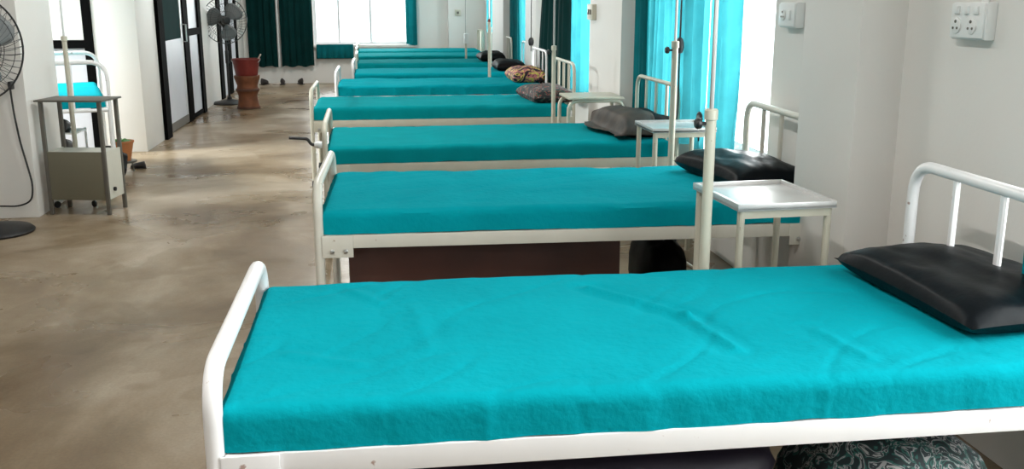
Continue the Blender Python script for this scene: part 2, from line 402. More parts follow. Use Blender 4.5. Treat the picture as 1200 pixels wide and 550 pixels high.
FL, FW = 2.0, .90      # between posts, width
ZT = .605
def make_bed(sheet, frame, label, seed, crank=False, amp=.006, hf=.70, tk=.95, g='teal hospital beds in the row'):
    t = thing('hospital_bed', label, 'bed', group=g)
    # side rails
    for y0_, y1_ in ((0, .035), (FW-.035, FW)):
        MB().box(.02, FL-.02, y0_, y1_, .455, .508, .003).build('side_rail', frame, t)
    MB().box(.03, FL-.03, .035, FW-.035, .485, .500).build('bed_deck', M['deck'], t, smooth=False)
    # foot end: bent tube arch and low cross bar
    R = .0175
    arch = fillet([(0, .015, .30), (0, .015, hf), (0, FW-.015, hf), (0, FW-.015, .30)], .10, 7)
    MB().tube(arch, R*tk*1.05, 12).build('footboard_arch', frame, t)
    MB().tube([(0, .015, .48), (0, FW-.015, .48)], .014, 10).build('foot_crossbar', frame, t)
    # head end
    arch = fillet([(FL, .015, .30), (FL, .015, .91), (FL, FW-.015, .91), (FL, FW-.015, .30)], .10, 7)
    MB().tube(arch, R*tk*.9, 12).build('headboard_arch', frame, t)
    MB().tube([(FL, .015, .56), (FL, FW-.015, .56)], .012, 10).build('head_crossbar', frame, t)
    for y in (.235, .45, .665):
        MB().tube([(FL, y, .56), (FL, y, .905)], .0105, 8).build('head_spindle', frame, t)
    # legs with rubber shoes
    for x in (0, FL):
        for y in (.015, FW-.015):
            lg = MB().tube([(x, y, .03), (x, y, .32)], R*1.02, 12).build('leg', frame, t)
            MB().lathe([(.012, 0), (.022, 0), (.024, .012), (.020, .045), (.0185, .05)], 14, (x, y, 0)).build('rubber_foot', M['blackp'], lg)
    # corner plates with two bolts
    for x0_, x1_ in ((0.0, .13), (FL-.13, FL)):
        br = MB().box(x0_+.012, x1_, -.006, .0, .42, .508, .002).build('corner_bracket', frame, t)
        for q in (.3, .7): MB().lathe([(.009, 0), (.009, .006), (.005, .008)], 8, (x0_+(x1_-x0_)*q+.01, -.006, .445), (0, -1, 0)).build('bolt', M['steel'], br)
    mt = slab(FL-.10, FW-.04,   .502, ZT-.032, seed+5, amp=0, hem=0, nx=30, ny=14)
    mo = mt.build('mattress', M['core'], t); mo.location = (.045, .02, 0)
    sh = slab(FL-.045, FW-.015, .510, ZT, seed, r=.028, amp=amp, nx=220 if tk > 1.05 else 90, ny=100 if tk > 1.05 else 40)
    so = sh.build('bed_sheet', sheet, mo, ang=60); so.location = (-.038, -.0125, 0)
    if crank:
        cr = MB().tube(fillet([(-.01, .14, .60), (-.08, .14, .60), (-.10, .14, .635), (-.20, .12, .645)], .015, 4), .009, 8).build('crank_handle', M['blackp'], t)
        MB().lathe([(.0, -.03), (.016, -.028), (.02, -.01), (.02, .01), (.014, .028), (0, .03)], 14, (-.035, .14, .60), (1, 0, 0)).build('crank_hub', M['whitep'], cr)
    return t

beds = [  # x_foot, y_near, rot(deg), sheet, frame, label, crank
    (-.345, 1.835, 0.0, 'sheet', 'enamel_white_lit', 'nearest metal bed filling the foreground, cream-white enamel painted whiter for the light, wrinkled teal sheet and black pillow at its head', False),
    (-.245, 3.70, -1.3, 'sheet', 'enamel', 'cream metal bed with teal sheet standing just behind the foreground bed, brown board underneath', False),
    (-.300, 5.38, 0.6, 'sheet_green', 'cream', 'third bed from the viewer, sea green sheet, under the taupe draped pillow', True),
    (-.500, 7.43, 0, 'sheet_green', 'cream', 'fourth bed from the viewer, its foot sticking furthest into the aisle', False),
    (-.39, 9.32, 0, 'sheet', 'enamel_white_lit', 'fifth bed from the viewer, bright blue sheet, between the aisle and the flared dark curtain', False),
    (-.27, 10.87, 0, 'sheet', 'enamel_white_lit', 'sixth bed from the viewer, in the far half of the row', False),
    (-.27, 12.70, 0, 'sheet_green', 'enamel', 'seventh bed from the viewer, third from the end wall', False),
    (-.30, 14.38, 0, 'sheet_green', 'enamel', 'eighth bed from the viewer, last but one before the end wall', False),
    (-.31, 15.76, 0, 'sheet_green', 'cream', 'farthest bed, closest to the bright end wall window', False)]
bed_obs = []
for i, (x, y, rz, sm, fm, lab, ck) in enumerate(beds):
    b = make_bed(M[sm], M[fm], lab, 3.3+i*7.7, ck, amp=[.0042, .006, .005, .006, .009][i] if i < 5 else .005, tk=1.1 if i == 0 else (1.0 if i == 1 else .82), hf=[.675, .70, .72, .73, .73, .72, .71, .70, .70][i])
    b.location = (x, y, 0); b.rotation_euler = (0, 0, math.radians(rz)); bed_obs.append(b)
bed_obs[0].scale = (.975, 1, 1)

# long creases on the nearest sheet are part of its cloth: raise ridges in the mesh
so = [c for c in bed_obs[0].children if c.name.startswith('mattress')][0].children[0]
creases = [((.93, .72), (1.13, .44), .012), ((1.13, .44), (1.17, .20), .009), ((.42, .60), (.45, .30), .003), ((.25, .78), (.33, .66), .006), ((.12, .30), (.28, .22), .006), ((1.42, .30), (1.45, .10), .005)]
for v in so.data.vertices:
    for (ax, ay), (bx, by), h in creases:
        A = Vector((ax, ay)); B = Vector((bx, by)); P = Vector((v.co.x, v.co.y)); t = max(0, min(1, (P-A).dot(B-A)/(B-A).length_squared))
        d = (P-A-(B-A)*t).length
        if v.co.z > ZT-.03: v.co.z += .75*h*math.exp(-(d/.013)**2)-h*.4*math.exp(-((d-.04)/.02)**2)

# ------------------------------------------------------------------ pillows
def pillow_mb(L, Wd, T, seed, droop=0.0, n=34):
    m = MB(); top = []; fs = []
    for s in (1, -1):
        vs = []
        for i in range(n+1):
            for j in range(n+1):
                u = -1+2*i/n; v = -1+2*j/n
                pin = 1-.07*(1-abs(v)**2)*abs(u)**3; pin2 = 1-.07*(1-abs(u)**2)*abs(v)**3
                th = (max(0, 1-abs(u)**3.6)**.42)*(max(0, 1-abs(v)**3.6)**.42)
                nz_ = noise.noise(Vector((u*1.8+seed, v*1.8, s*.5)))*.18+noise.noise(Vector((u*5+seed, v*4, s)))*.06
                z = T*.36+T*.64*th*(1+nz_*1.1)
                if s < 0: z = T*.36*(1-min(1, th*1.4))
                vs.append((u*L/2*pin, v*Wd/2*pin2, z))
        f = [(i*(n+1)+j, (i+1)*(n+1)+j, (i+1)*(n+1)+j+1, i*(n+1)+j+1) for i in range(n) for j in range(n)]
        m.add(vs, f)
    return m
def pillow(loc, rz, L, Wd, T, mt, label, seed, tilt=(0, 0), name='pillow', piping=False):
    t = thing(name, label, 'pillow', loc, rz, 'pillows on the beds'); t.rotation_euler = (tilt[0], tilt[1], rz)
    pb = pillow_mb(L, Wd, T, seed); c = pb.build('pillow_cover', mt, t, ang=80)
    if piping:
        pts = []
        n = 40
        for k in range(n+1):
            a = k/n*4; sd = int(a) % 4; q = (a % 1)*2-1
            u, v = [(q, -1), (1, q), (-q, 1), (-1, -q)][sd]
            pin = 1-.07*(1-abs(v)**2)*abs(u)**3; pin2 = 1-.07*(1-abs(u)**2)*abs(v)**3
            pts.append((u*L/2*pin, v*Wd/2*pin2, T*.5))
        MB().tube(pts, .005, 6, cap=False).build('piping', mt, t)
    return t
ZP = ZT+.002
pillow((1.545, 2.315, ZP+.002), math.radians(2), .42, .66, .10, M['vinyl'], 'large black vinyl pillow on the nearest bed', 2.0, (0, math.radians(0)))
pillow((1.60, 4.15, ZP), math.radians(8), .36, .64, .11, M['vinyl'], 'shiny black pillow on the second bed, behind the steel topped table', 9.0)
pillow((1.57, 5.82, ZP), math.radians(4), .36, .72, .12, M['vinyl_brown'], 'black pillow under a taupe cloth on the third bed', 5.0)
pillow((1.34, 7.80, ZP), math.radians(5), .36, .66, .12, M['print'], 'dark flower printed pillow on the fourth bed, under the flared curtain', 12.0)
pillow((1.46, 9.72, ZP), math.radians(0), .34, .66, .14, M['print_yellow'], 'pillow in yellow and pink print on the fifth bed', 15.0)
pillow((1.50, 11.3, ZP), 0, .34, .6, .12, M['vinyl_brown'], 'dark pillow on the sixth bed, beyond the yellow printed one', 17.0)
pillow((1.50, 13.1, ZP), 0, .34, .6, .12, M['vinyl_brown'], 'dark pillow on the seventh bed, small in the distance', 19.0)

# taupe cloth draped over the third pillow
n = 28; vs = []; fs = []
for i in range(n+1):
    for j in range(n+1):
        u = i/n; v = j/n
        x = -.25+u*.24+.03*math.sin(v*7); y = -.37+v*.70
        px_ = (x)/.18; py_ = y/.36
        th = (max(0, 1-abs(px_)**3.2)**.55)*(max(0, 1-abs(py_)**3.2)**.55) if abs(px_) < 1 and abs(py_) < 1 else 0
        z = .012+.118*max(th*.5+.5*(th > 0), 0 if abs(px_) >= 1 else .1)*(1 if th > 0 else .25)
        vs.append([x, y, z+.008*noise.noise(Vector((x*14, y*11, 4)))])
for _ in range(6):
    for i in range(1, n):
        for j in range(1, n):
            k = i*(n+1)+j
            vs[k][2] = max(vs[k][2]*.5+.125*(vs[k-1][2]+vs[k+1][2]+vs[k-n-1][2]+vs[k+n+1][2]), .01)
fs = [(i*(n+1)+j, (i+1)*(n+1)+j, (i+1)*(n+1)+j+1, i*(n+1)+j+1) for i in range(n) for j in range(n)]
o = MB().add(vs, fs).build('draped_cloth', M['taupe'], ang=80); o.location = (1.555, 5.80, ZP+.012); o.rotation_euler = (0, 0, math.radians(4))
sm_ = o.modifiers.new('thickness', 'SOLIDIFY'); sm_.thickness = .004; sm_.offset = 1
tag(o, 'taupe sheeny cloth draped over the pillow of the third bed', 'cloth')

# ------------------------------------------------------------------ bedside tables
def table(loc, rz, w, dpt, h, top, legm, label):
    t = thing('bedside_table', label, 'table', loc, rz, 'bedside tables between the beds')
    m = MB().box(0, w, 0, dpt, h-.022, h-.012, .002)
    for b in ((0, w, 0, .012), (0, w, dpt-.012, dpt), (0, .012, .012, dpt-.012), (w-.012, w, .012, dpt-.012)):
        m.box(b[0], b[1], b[2], b[3], h-.024, h, .002)
    m.build('tray_top', top, t)
    for x in (.02, w-.02):
        for y in (.02, dpt-.02):
            MB().tube([(x, y, 0.01), (x, y, h-.022)], .0125, 10).build('leg', legm, t)
    MB().box(.02, w-.02, .02, dpt-.02, .20, .21, .002).build('lower_shelf', legm, t)
    MB().box(.02, w-.02, .008, .022, h-.05, h-.024).build('apron', legm, t)
    return t
table((1.135, 2.935, 0), math.radians(3), .345, .40, .75, M['tray'], M['cream'], 'steel topped bedside table with cream legs between the first and second beds')
table((1.385, 4.82, 0), math.radians(0), .34, .36, .75, M['tray'], M['cream'], 'bedside table between the second and third beds, behind a drip stand')
# third table: bent tube frame
t = thing('bedside_table', 'cream bent tube bedside table in front of the beige pillar, beyond the third bed', 'table', (1.27, 6.46, 0), 0, 'bedside tables between the beds')
MB().box(0, .38, .0, .38, .735, .75, .004).build('table_top', M['cream'], t)
for y in (.02, .36):
    MB().tube(fillet([(0.0, y, .01), (0.0, y, .725), (.38, y, .725), (.38, y, .01)], .07, 6), .013, 10).build('bent_leg_frame', M['cream'], t)
MB().box(.01, .37, .02, .36, .2, .212).build('lower_shelf', M['cream'], t)

# ------------------------------------------------------------------ IV stands
def iv_stand(x, y, ztop, r, label, rod_x=0.0, knob=True, zt=2.0):
    t = thing('drip_stand', label, 'drip stand', (x, y, 0), 0, 'drip stands beside the beds')
    MB().tube([(0, 0, .08), (0, 0, ztop)], r, 14).build('pole', M['cream'], t)
    MB().tube([(rod_x, 0, ztop-.02), (rod_x, 0, zt)], r*.42, 8).build('inner_rod', M['steel'], t)
    MB().lathe([(r*1.02, 0), (r*1.25, .002), (r*1.25, .03), (r*1.05, .034)], 14, (0, 0, ztop-.03)).build('collar', M['cream'], t)
    if knob is False:
        MB().lathe([(0, 0), (r*1.1, 0), (r*1.1, .02), (r*.6, .035), (0, .035)], 12, (0, 0, ztop)).build('top_cap', M['red'], t)
    if knob:
        k = MB().tube([(0, 0, ztop-.04), (-.035, 0, ztop-.04)], .005, 8).lathe([(.0, 0), (.016, .002), (.018, .012), (.012, .02), (0, .02)], 12, (-.03, 0, ztop-.04), (-1, 0, 0))
        k.build('clamp_knob', M['blackp'], t)
    for s in (-1, 1):
        MB().tube(fillet([(rod_x, 0, zt-.01), (rod_x+s*.10, 0, zt-.01), (rod_x+s*.13, 0, zt-.04), (rod_x+s*.15, 0, zt+.02)], .02, 4), .004, 6).build('hook', M['steel'], t)
    for k in range(4):
        a = PI/4+k*PI/2; c, s_ = math.cos(a), math.sin(a)
        lg = MB().tube(fillet([(0, 0, .11), (c*.06, s_*.06, .10), (c*.17, s_*.17, .055)], .03, 4), .010, 8).build('base_leg', M['cream'], t)
        MB().lathe([(.0, -.009), (.02, -.009), (.024, -.004), (.024, .004), (.02, .009), (0, .009)], 14, (c*.17, s_*.17, .024), (-s_, c, 0)).build('castor', M['blackp'], lg)
    return t
iv_stand(1.00, 2.85, 1.065, .0165, 'thick cream drip stand beside the steel topped table, tallest in view', knob=True)
iv_stand(1.455, 4.72, 1.19, .0155, 'drip stand standing before the headboard of the third bed')
iv_stand(1.25, 6.95, 1.07, .0150, 'drip stand in front of the flared dark green curtain', knob=True)
iv_stand(1.188, 10.5, 1.16, .0155, 'far drip stand with a dark red cap between fifth and sixth beds', knob=False)
iv_stand(1.40, 12.25, 1.06, .0150, 'distant drip stand right beside the sixth bed headboard', knob=None)
iv_stand(1.255, 14.05, .93, .0140, 'most distant drip stand, carrying a small white box', knob=None)
iv_stand(-2.085, 7.02, 1.15, .0160, 'cream drip stand by the bed in the left bay', knob=None).rotation_euler = (0, 0, PI/2)
o = MB().box(-.03, .03, -.03, .03, 0, .14, .006).build('white_box', M['whitep']); o.location = (1.255, 13.99, .79)
tag(o, 'small white box clamped on the most distant drip stand', 'box')

# ------------------------------------------------------------------ curtains
def curtain(x, ya, yb, zb, zt, mt, label, pleats, amp=.03, seed=0, flare=0.0, group='window curtains', axis='y', bottomdx=0.0):
    """pleated cloth hanging along y (or x) from ya to yb"""
    nu = pleats*14; nw = 26; vs = []; fs = []
    for i in range(nu+1):
        u = i/nu
        for j in range(nw+1):
            w = j/nw  # 0 top .. 1 bottom
            s = ya+(yb-ya)*u
            cyc = u*pleats*2*PI+1.1*noise.noise(Vector((u*3+seed, w*.8, 0)))*2
            a = amp*(.75+.5*noise.noise(Vector((u*4, seed, w))))
            off = a*math.sin(cyc)+.3*a*math.sin(cyc*2.3+seed)
            s2 = s+(u-.5)*flare*w+.25*a*math.cos(cyc)*w
            z = zt+(zb-zt)*w+(.012*math.sin(cyc*.5+seed) if j == nw else 0)
            if axis == 'y': vs.append((x+off+bottomdx*w, s2, z))
            else: vs.append((s2, x+off, z))
    for i in range(nu):
        for j in range(nw): fs.append((i*(nw+1)+j, (i+1)*(nw+1)+j, (i+1)*(nw+1)+j+1, i*(nw+1)+j+1))
    t = thing('curtain', label, 'curtain', group=group)
    MB().add(vs, fs).build('cloth', mt, t, ang=80)
    r = MB()
    if axis == 'y': r.tube([(x, ya-.05, zt+.02), (x, yb+.05, zt+.02)], .012, 8)
    else: r.tube([(ya-.05, x, zt+.02), (yb+.05, x, zt+.02)], .012, 8)
    r.build('curtain_rod', M['steel'], t)
    return t
XC = 1.775
curtain(XC, 6.34, 6.66, .58, 2.25, M['teal_dark'], 'teal curtain with shade put into its colour, gathered against the beige pillar behind the third bed', 3, .022, 1)
curtain(XC, 5.64, 6.24, .58, 2.25, M['curtain'], 'bright cyan curtain behind the headboard of the third bed', 5, .055, 2)
curtain(XC, 5.23, 5.55, .58, 2.25, M['curtain'], 'backlit teal curtain right of the thin white gap in the nearest window', 3, .05, 3)
curtain(XC+.03, 5.10, 5.22, .58, 2.25, M['sheer'], 'white sheer strip between the teal curtains of the nearest window', 2, .015, 4)
curtain(XC, 4.80, 5.08, .58, 2.25, M['curtain'], 'teal curtain at the near end of the nearest window, beside the white wall', 3, .05, 5)
curtain(XC, 8.30, 9.30, .60, 2.25, M['curtain'], 'bright cyan curtain between the beige pillar and the flared dark curtain', 6, .05, 6)
curtain(1.70, 8.72, 9.85, .50, 2.20, M['green_cloth'], 'dark green curtain flaring out above the fourth bed pillow', 6, .025, 7, flare=.55, bottomdx=-.05)
curtain(XC, 11.30, 12.15, .60, 2.25, M['curtain'], 'bright cyan curtain behind the sixth bed headboard', 5, .022, 8)
curtain(XC, 12.28, 13.10, .60, 2.25, M['teal_dark'], 'teal curtain painted darker as unlit, far along the window wall', 5, .03, 9)
curtain(XC, 14.60, 16.0, .60, 2.25, M['curtain'], 'farthest cyan curtain on the window wall', 7, .03, 10)
curtain(YF-.07, -2.15, -1.675, .29, 2.25, M['green_cloth'], 'bottle green curtain on the end wall, left one of the pair', 4, .02, 11, axis='x', group='end wall curtains')
curtain(YF-.07, -1.61, -1.07, .29, 2.25, M['green_cloth'], 'bottle green curtain on the end wall beside the bright window', 5, .02, 12, axis='x', group='end wall curtains')
curtain(YF-.07, .50, .69, .64, 2.25, M['teal_dark'], 'narrow teal curtain at the right edge of the end wall window', 2, .02, 13, axis='x', group='end wall curtains')
n = 40; vs = []; fs = []
for i in range(n+1):
    for j in range(11):
        u = i/n; w = j/10
        vs.append((-1.02+u*.62, YF-.075-.018*math.sin(u*40)*w-.012*math.sin(w*PI), .655-.24*w))
fs = [(i*11+j, (i+1)*11+j, (i+1)*11+j+1, i*11+j+1) for i in range(n) for j in range(10)]
o = MB().add(vs, fs).build('valance_cloth', M['teal_dark'], ang=80); tag(o, 'short teal cloth hung under the end wall window', 'cloth')
sm_ = o.modifiers.new('thickness', 'SOLIDIFY'); sm_.thickness = .006

# ------------------------------------------------------------------ switch boards on the right wall
def socket_holes(m, y, z, x, s=1.0):
    for dy, dz, r in ((0, .011, .0042), (-.009, -.006, .0033), (.009, -.006, .0033)):
        m.lathe([(r*s, 0), (r*s, .002)], 10, (x, y+dy*s, z+dz*s), (-1, 0, 0))
t = thing('switch_board', 'white switch board with two three pin sockets, above the nearest bed head', 'switch board', (XR, 2.86, 1.33))
MB().box(-.035, 0, -.09, .09, -.06, .055, .006).build('back_box', M['whitep'], t)
MB().box(-.042, -.035, -.085, .085, -.054, .049, .002).build('face_plate', M['whitep'], t)
for dy in (-.032, .048):
    s_ = MB().lathe([(.024, 0), (.024, .004), (.020, .006)], 20, (-.042, dy, -.018), (-1, 0, 0)).build('socket', M['whitep'], t)
    h = MB(); socket_holes(h, dy, -.018, -.048, 1.2); h.build('socket_holes', M['greysteel'], s_)
for dy in (-.05, .0, .05):
    MB().box(-.050, -.042, dy-.012, dy+.012, .018, .042, .002).build('rocker_switch', M['whitep'], t)
MB().tube([(-.015, -.045, .055), (-.015, -.02, 1.6)], .011, 8).build('conduit', M['whitep'], t)
t = thing('switch_board', 'small white switch board on the wall left of the nearest pillar', 'switch board', (XR, 4.22, 1.325))
MB().box(-.04, 0, -.09, .09, -.055, .055, .006).build('back_box', M['whitep'], t)
MB().box(-.046, -.04, -.084, .084, -.048, .048, .002).build('face_plate', M['whitep'], t)
MB().box(-.054, -.046, -.05, -.02, -.02, .02, .002).build('rocker_switch', M['whitep'], t)
s_ = MB().lathe([(.024, 0), (.024, .004), (.02, .006)], 18, (-.046, .03, 0), (-1, 0, 0)).build('socket', M['whitep'], t)
h = MB(); socket_holes(h, .03, 0, -.052, 1.2); h.build('socket_holes', M['greysteel'], s_)
t = thing('switch_board', 'beige switch board at the far edge of the second pillar', 'switch board', (1.68, 7.60, 1.30))
MB().box(-.035, 0, -.09, .09, -.06, .06, .005).build('back_box', M['cream'], t)
for dy in (-.04, .03): MB().box(-.043, -.035, dy-.014, dy+.014, -.02, .02, .002).build('rocker_switch', M['greysteel'], t)
t = thing('switch_board', 'tiny distant switch board on the corner pillar of the end wall', 'switch board', (1.38, 16.95, 1.18))
MB().box(-.05, .05, -.03, 0, -.05, .05, .005).build('back_box', M['cream'], t)
MB().box(-.02, .02, -.036, -.03, -.02, .02, .002).build('rocker_switch', M['greysteel'], t)

# call cords hanging by the windows
def call_cord(x, y, z, pts, label, r=.02):
    t = thing('call_cord', label, 'cord', (x, y, z), 0, 'black cords with bulb switches')
    MB().tube(fillet(pts, .06, 5), .005, 6).build('cord', M['blackp'], t)
    MB().lathe([(.004, -.045), (r*.7, -.038), (r, -.012), (r, .014), (r*.7, .036), (.006, .045)], 14).build('bulb_switch', M['blackp'], t)
call_cord(1.66, 5.30, 1.145, [(.04, 0, .95), (0, 0, .4), (0, 0, 0), (0, .0, -.15), (.02, .05, -.3), (.0, .0, -.42), (-.04, -.08, -.47)], 'black corded switch bulb hanging before the nearest window curtains', .024)
call_cord(1.62, 10.38, .96, [(.04, 0, .95), (0, 0, .4), (0, 0, 0), (0, 0, -.1)], 'black corded switch bulb hanging beside the far flared curtain', .03)
# valve wheel beside the near drip stand
t = thing('wheel_valve', 'small dark ring knob with pale centre by the thick cream drip stand', 'knob', (1.69, 5.0, .775))
ring = [(.0, 0.030*math.cos(a*PI/10), .030*math.sin(a*PI/10)) for a in range(21)]
MB().tube(ring, .008, 8, cap=False).build('ring', M['blackp'], t)
MB().lathe([(0, 0), (.022, .002), (.022, .012), (0, .014)], 14, (0, 0, 0), (-1, 0, 0)).build('centre_cap', M['steel'], t)
MB().tube([(0, 0, 0), (.0, .0, -.02), (.0, 0, -.12)], .005, 6).build('stem', M['blackp'], t)

# teal towel over the nearest headboard
vs = []; fs = []
for i in range(17):
    for j in range(21):
        u = i/16; a = j/20
        L_ = a*.62-.31
        if abs(L_) < .03: x = math.sin(L_/.03*PI/2)*.024; z = .91+.024*math.cos(L_/.03*PI/2)
        else: x = math.copysign(.024, L_)+.006*math.sin(u*9+j*.4); z = .91-(abs(L_)-.03)
        vs.append((x, u*.20, z))
fs = [(i*21+j, (i+1)*21+j, (i+1)*21+j+1, i*21+j+1) for i in range(16) for j in range(20)]
o = MB().add(vs, fs).build('towel', M['sheet'], ang=80); o.location = (1.655-.007, 1.995, 0); o.rotation_euler = (0, 0, math.radians(2))
tag(o, 'teal towel hung over the headboard at the right edge of the nearest bed', 'towel')

# ------------------------------------------------------------------ things under the beds
o = MB().box(0, 1.12, 0, .42, 0, .43, .012).build('storage_box', M['brown']); o.location = (-.14, 3.83, 0)
tag(o, 'dark brown board box under the second bed', 'box')
def lumpy(name, mt, cx, cy, rx, ry, rz_, label, cat, seed, p=2.6, rough=.10):
    vs = []; fs = []; a, b = 40, 24
    for i in range(a):
        for j in range(b+1):
            th = 2*PI*i/a; ph = -PI/2+PI*j/b
            f = lambda c: math.copysign(abs(c)**(2/p), c)
            x = f(math.cos(th))*f(math.cos(ph)); y = f(math.sin(th))*f(math.cos(ph)); z = f(math.sin(ph))
            k = 1+rough*noise.noise(Vector((x*1.7+seed, y*1.7, z*1.7)))+rough*.5*noise.noise(Vector((x*5+seed, y*5, z*5)))
            vs.append((x*rx*k, y*ry*k, max(0, (z*k+1)*rz_)))
    fs = [(i*(b+1)+j, ((i+1) % a)*(b+1)+j, ((i+1) % a)*(b+1)+j+1, i*(b+1)+j+1) for i in range(a) for j in range(b)]
    t = thing(name, label, cat, (cx, cy, 0))
    MB().add(vs, fs).build('bag_body', mt, t, ang=80)
    return t
t = lumpy('cloth_bag', M['purple'], .33, 2.28, .60, .36, .205, 'dark purple cloth bag pushed under the nearest bed', 'bag', 3, 4.5, .05)
MB().tube([(-.5, -.02, .405), (.5, -.02, .405)], .006, 6).build('zip', M['blackp'], t)
t = lumpy('cloth_bag', M['camo'], 1.20, 2.05, .25, .21, .20, 'leaf printed dark bag bulging under the rail of the nearest bed', 'bag', 8, 2.4, .10)
MB().tube(fillet([(-.10, 0, .37), (-.06, .02, .43), (.06, .02, .43), (.10, 0, .37)], .03, 5), .012, 8).build('bag_handle', M['camo'], t)
t = lumpy('cloth_bag', M['vinyl_brown'], 1.25, 4.22, .10, .26, .17, 'dark bag standing under the head of the second bed', 'bag', 11, 3, .10)
MB().tube(fillet([(0, -.10, .31), (0, -.07, .40), (0, .07, .40), (0, .10, .31)], .03, 5), .010, 8).build('bag_handle', M['blackp'], t)

# ------------------------------------------------------------------ left: locker
t = thing('bedside_locker', 'grey steel bedside locker with open top half, against the left partition', 'locker', (-2.19, 6.62, 0), math.radians(0))
lw, ld, lh = .41, .27, .76
t.location = (-2.19, 6.68, 0); t.rotation_euler = (0, 0, math.radians(-10))
m = MB().box(-.02, lw+.02, -.015, ld+.015, lh-.012, lh, .003); m.build('locker_top', M['greysteel'], t)
for x in (0, lw-.024):
    for y in (0, ld-.024):
        MB().box(x, x+.024, y, y+.024, 0, lh-.012, .003).build('leg', M['greysteel'], t)
MB().box(.024, lw-.024, .004, .018, .10, .42, .002).build('front_panel', M['locker'], t)
MB().box(.006, .016, .024, ld-.024, .10, .42).build('side_panel', M['enamel'], t)
sp = MB().box(lw-.018, lw-.006, .024, ld-.024, .10, .42).build('side_panel', M['enamel'], t)
MB().box(.02, lw-.02, .02, ld-.02, .40, .415).build('shelf', M['enamel'], t)
MB().box(.02, lw-.02, .02, ld-.02, .10, .112).build('locker_floor', M['enamel'], t)
MB().lathe([(.0, 0), (.014, .001), (.014, .014), (0, .016)], 12, (lw-.006, .10, .16), (1, 0, 0)).build('locker_knob', M['blackp'], t)

# ------------------------------------------------------------------ left bay bed (examination cot)
t = thing('examination_cot', 'small white metal cot with cyan mattress in the left bay behind the locker', 'bed', (-2.66, 7.33, 0), math.radians(17))
w_, l_ = .72, 1.45
for y in (0, l_):
    MB().tube(fillet([(0, y, .03), (0, y, .95), (w_, y, .95), (w_, y, .03)], .12, 7), .017, 12).build('end_arch', M['enamel_white_lit'], t)
    for x in (.24, .48): MB().tube([(x, y, .60), (x, y, .945)], .010, 8).build('spindle', M['enamel_white_lit'], t)
    MB().tube([(0, y, .60), (w_, y, .60)], .013, 8).build('end_crossbar', M['enamel_white_lit'], t)
for x in (0, w_): MB().tube([(x, 0, .60), (x, l_, .60)], .016, 8).build('side_rail', M['enamel_white_lit'], t)
mo = slab(l_-.08, w_-.05, .615, .705, 44, amp=.004, nx=50, ny=24).build('mattress', M['sheet'], t, ang=60)
mo.rotation_euler = (0, 0, PI/2); mo.location = (w_-.025, .04, 0)
for x in (0, w_):
    for y in (0, l_): MB().lathe([(.012, 0), (.022, 0), (.022, .03), (.018, .035)], 12, (x, y, 0)).build('rubber_foot', M['blackp'], t)
t = thing('shoe_rack', 'low white slatted rack under the cot in the left bay', 'rack', (-2.62, 7.72, 0))
for z in (.10, .25, .40): MB().box(0, .34, 0, .28, z, z+.012).build('shelf', M['whitep'], t)
for x in (0, .325):
    for y in (0, .265): MB().box(x, x+.015, y, y+.015, 0, .42).build('leg', M['whitep'], t)
def shoe(x, y, z, rz, label, s=1.0, g='dark shoes'):
    t = thing('shoe', label, 'shoe', (x, y, z), rz, g)
    vs = []; fs = []; n = 14; a = 12
    for i in range(n+1):
        u = i/n; wd = .042*math.sin(PI*min(1, max(.03, u*.94+.03)))**.45*(.85+.2*u); ht = (.075*(1-u)**.6+.035)*(1 if .02 < u < .98 else .5)
        for k in range(a):
            th = 2*PI*k/a; vs.append((wd*math.cos(th)*s, (u*.26-.13)*s, (ht/2+ht/2*math.sin(th)+.008)*s))
    for i in range(n):
        for k in range(a): fs.append((i*a+k, i*a+(k+1) % a, (i+1)*a+(k+1) % a, (i+1)*a+k))
    fs += [tuple(range(a-1, -1, -1)), tuple(range(n*a, (n+1)*a))]
    MB().add(vs, fs).build('upper', M['shoe'], t, ang=70)
    MB().box(-.04*s, .04*s, -.125*s, .125*s, 0, .012*s, .005).build('sole', M['blackp'], t)
    return t
for k, (z, d) in enumerate(((.112, 'bottom'), (.262, 'middle'), (.412, 'top'))):
    for q, s_ in enumerate(('left', 'right')):
        shoe(-2.55+q*.16, 7.86, z, .1*k, 'dark shoe on the %s shelf of the rack under the bay cot, %s one' % (d, s_), .9, 'shoes on the bay rack')
t = lumpy('cloth_bag', M['vinyl_brown'], -2.12, 7.95, .13, .16, .12, 'dark bundle on the floor under the bay cot beside the plant', 'bag', 21, 2.3, .2)
MB().tube(fillet([(-.05, 0, .21), (-.03, 0, .27), (.03, 0, .27), (.05, 0, .21)], .02, 4), .008, 6).build('bag_handle', M['blackp'], t)
# potted plant on a little stand
t = thing('potted_plant', 'small leafy plant in an orange pot at the mouth of the left bay', 'plant', (-2.10, 8.32, .10))
MB().lathe([(.0, 0), (.055, 0), (.085, .15), (.092, .15), (.092, .165), (.08, .165), (.075, .14), (0, .14)], 20).build('pot', M['orange'], t)
m = MB()
for k in range(34):
    a = random.uniform(0, 2*PI); e = random.uniform(.05, .95); L_ = random.uniform(.06, .12)
    d = Vector((math.cos(a)*math.cos(e), math.sin(a)*math.cos(e), math.sin(e)*.6)); s_ = Vector((-math.sin(a), math.cos(a), 0))
    o0 = Vector((0, 0, .14)); b = d*L_
    m.add([o0, o0+b*.5+s_*.018+Vector((0, 0, .01)), o0+b-Vector((0, 0, .015)), o0+b*.5-s_*.018+Vector((0, 0, .01)), o0+b*.5+Vector((0, 0, .018))],
          [(0, 1, 4), (1, 2, 4), (2, 3, 4), (3, 0, 4)])
m.build('leaves', M['leaf'], t, smooth=False)
t2 = thing('plant_stool', 'short dark stool carrying the orange plant pot', 'stool', (-2.10, 8.32, 0))
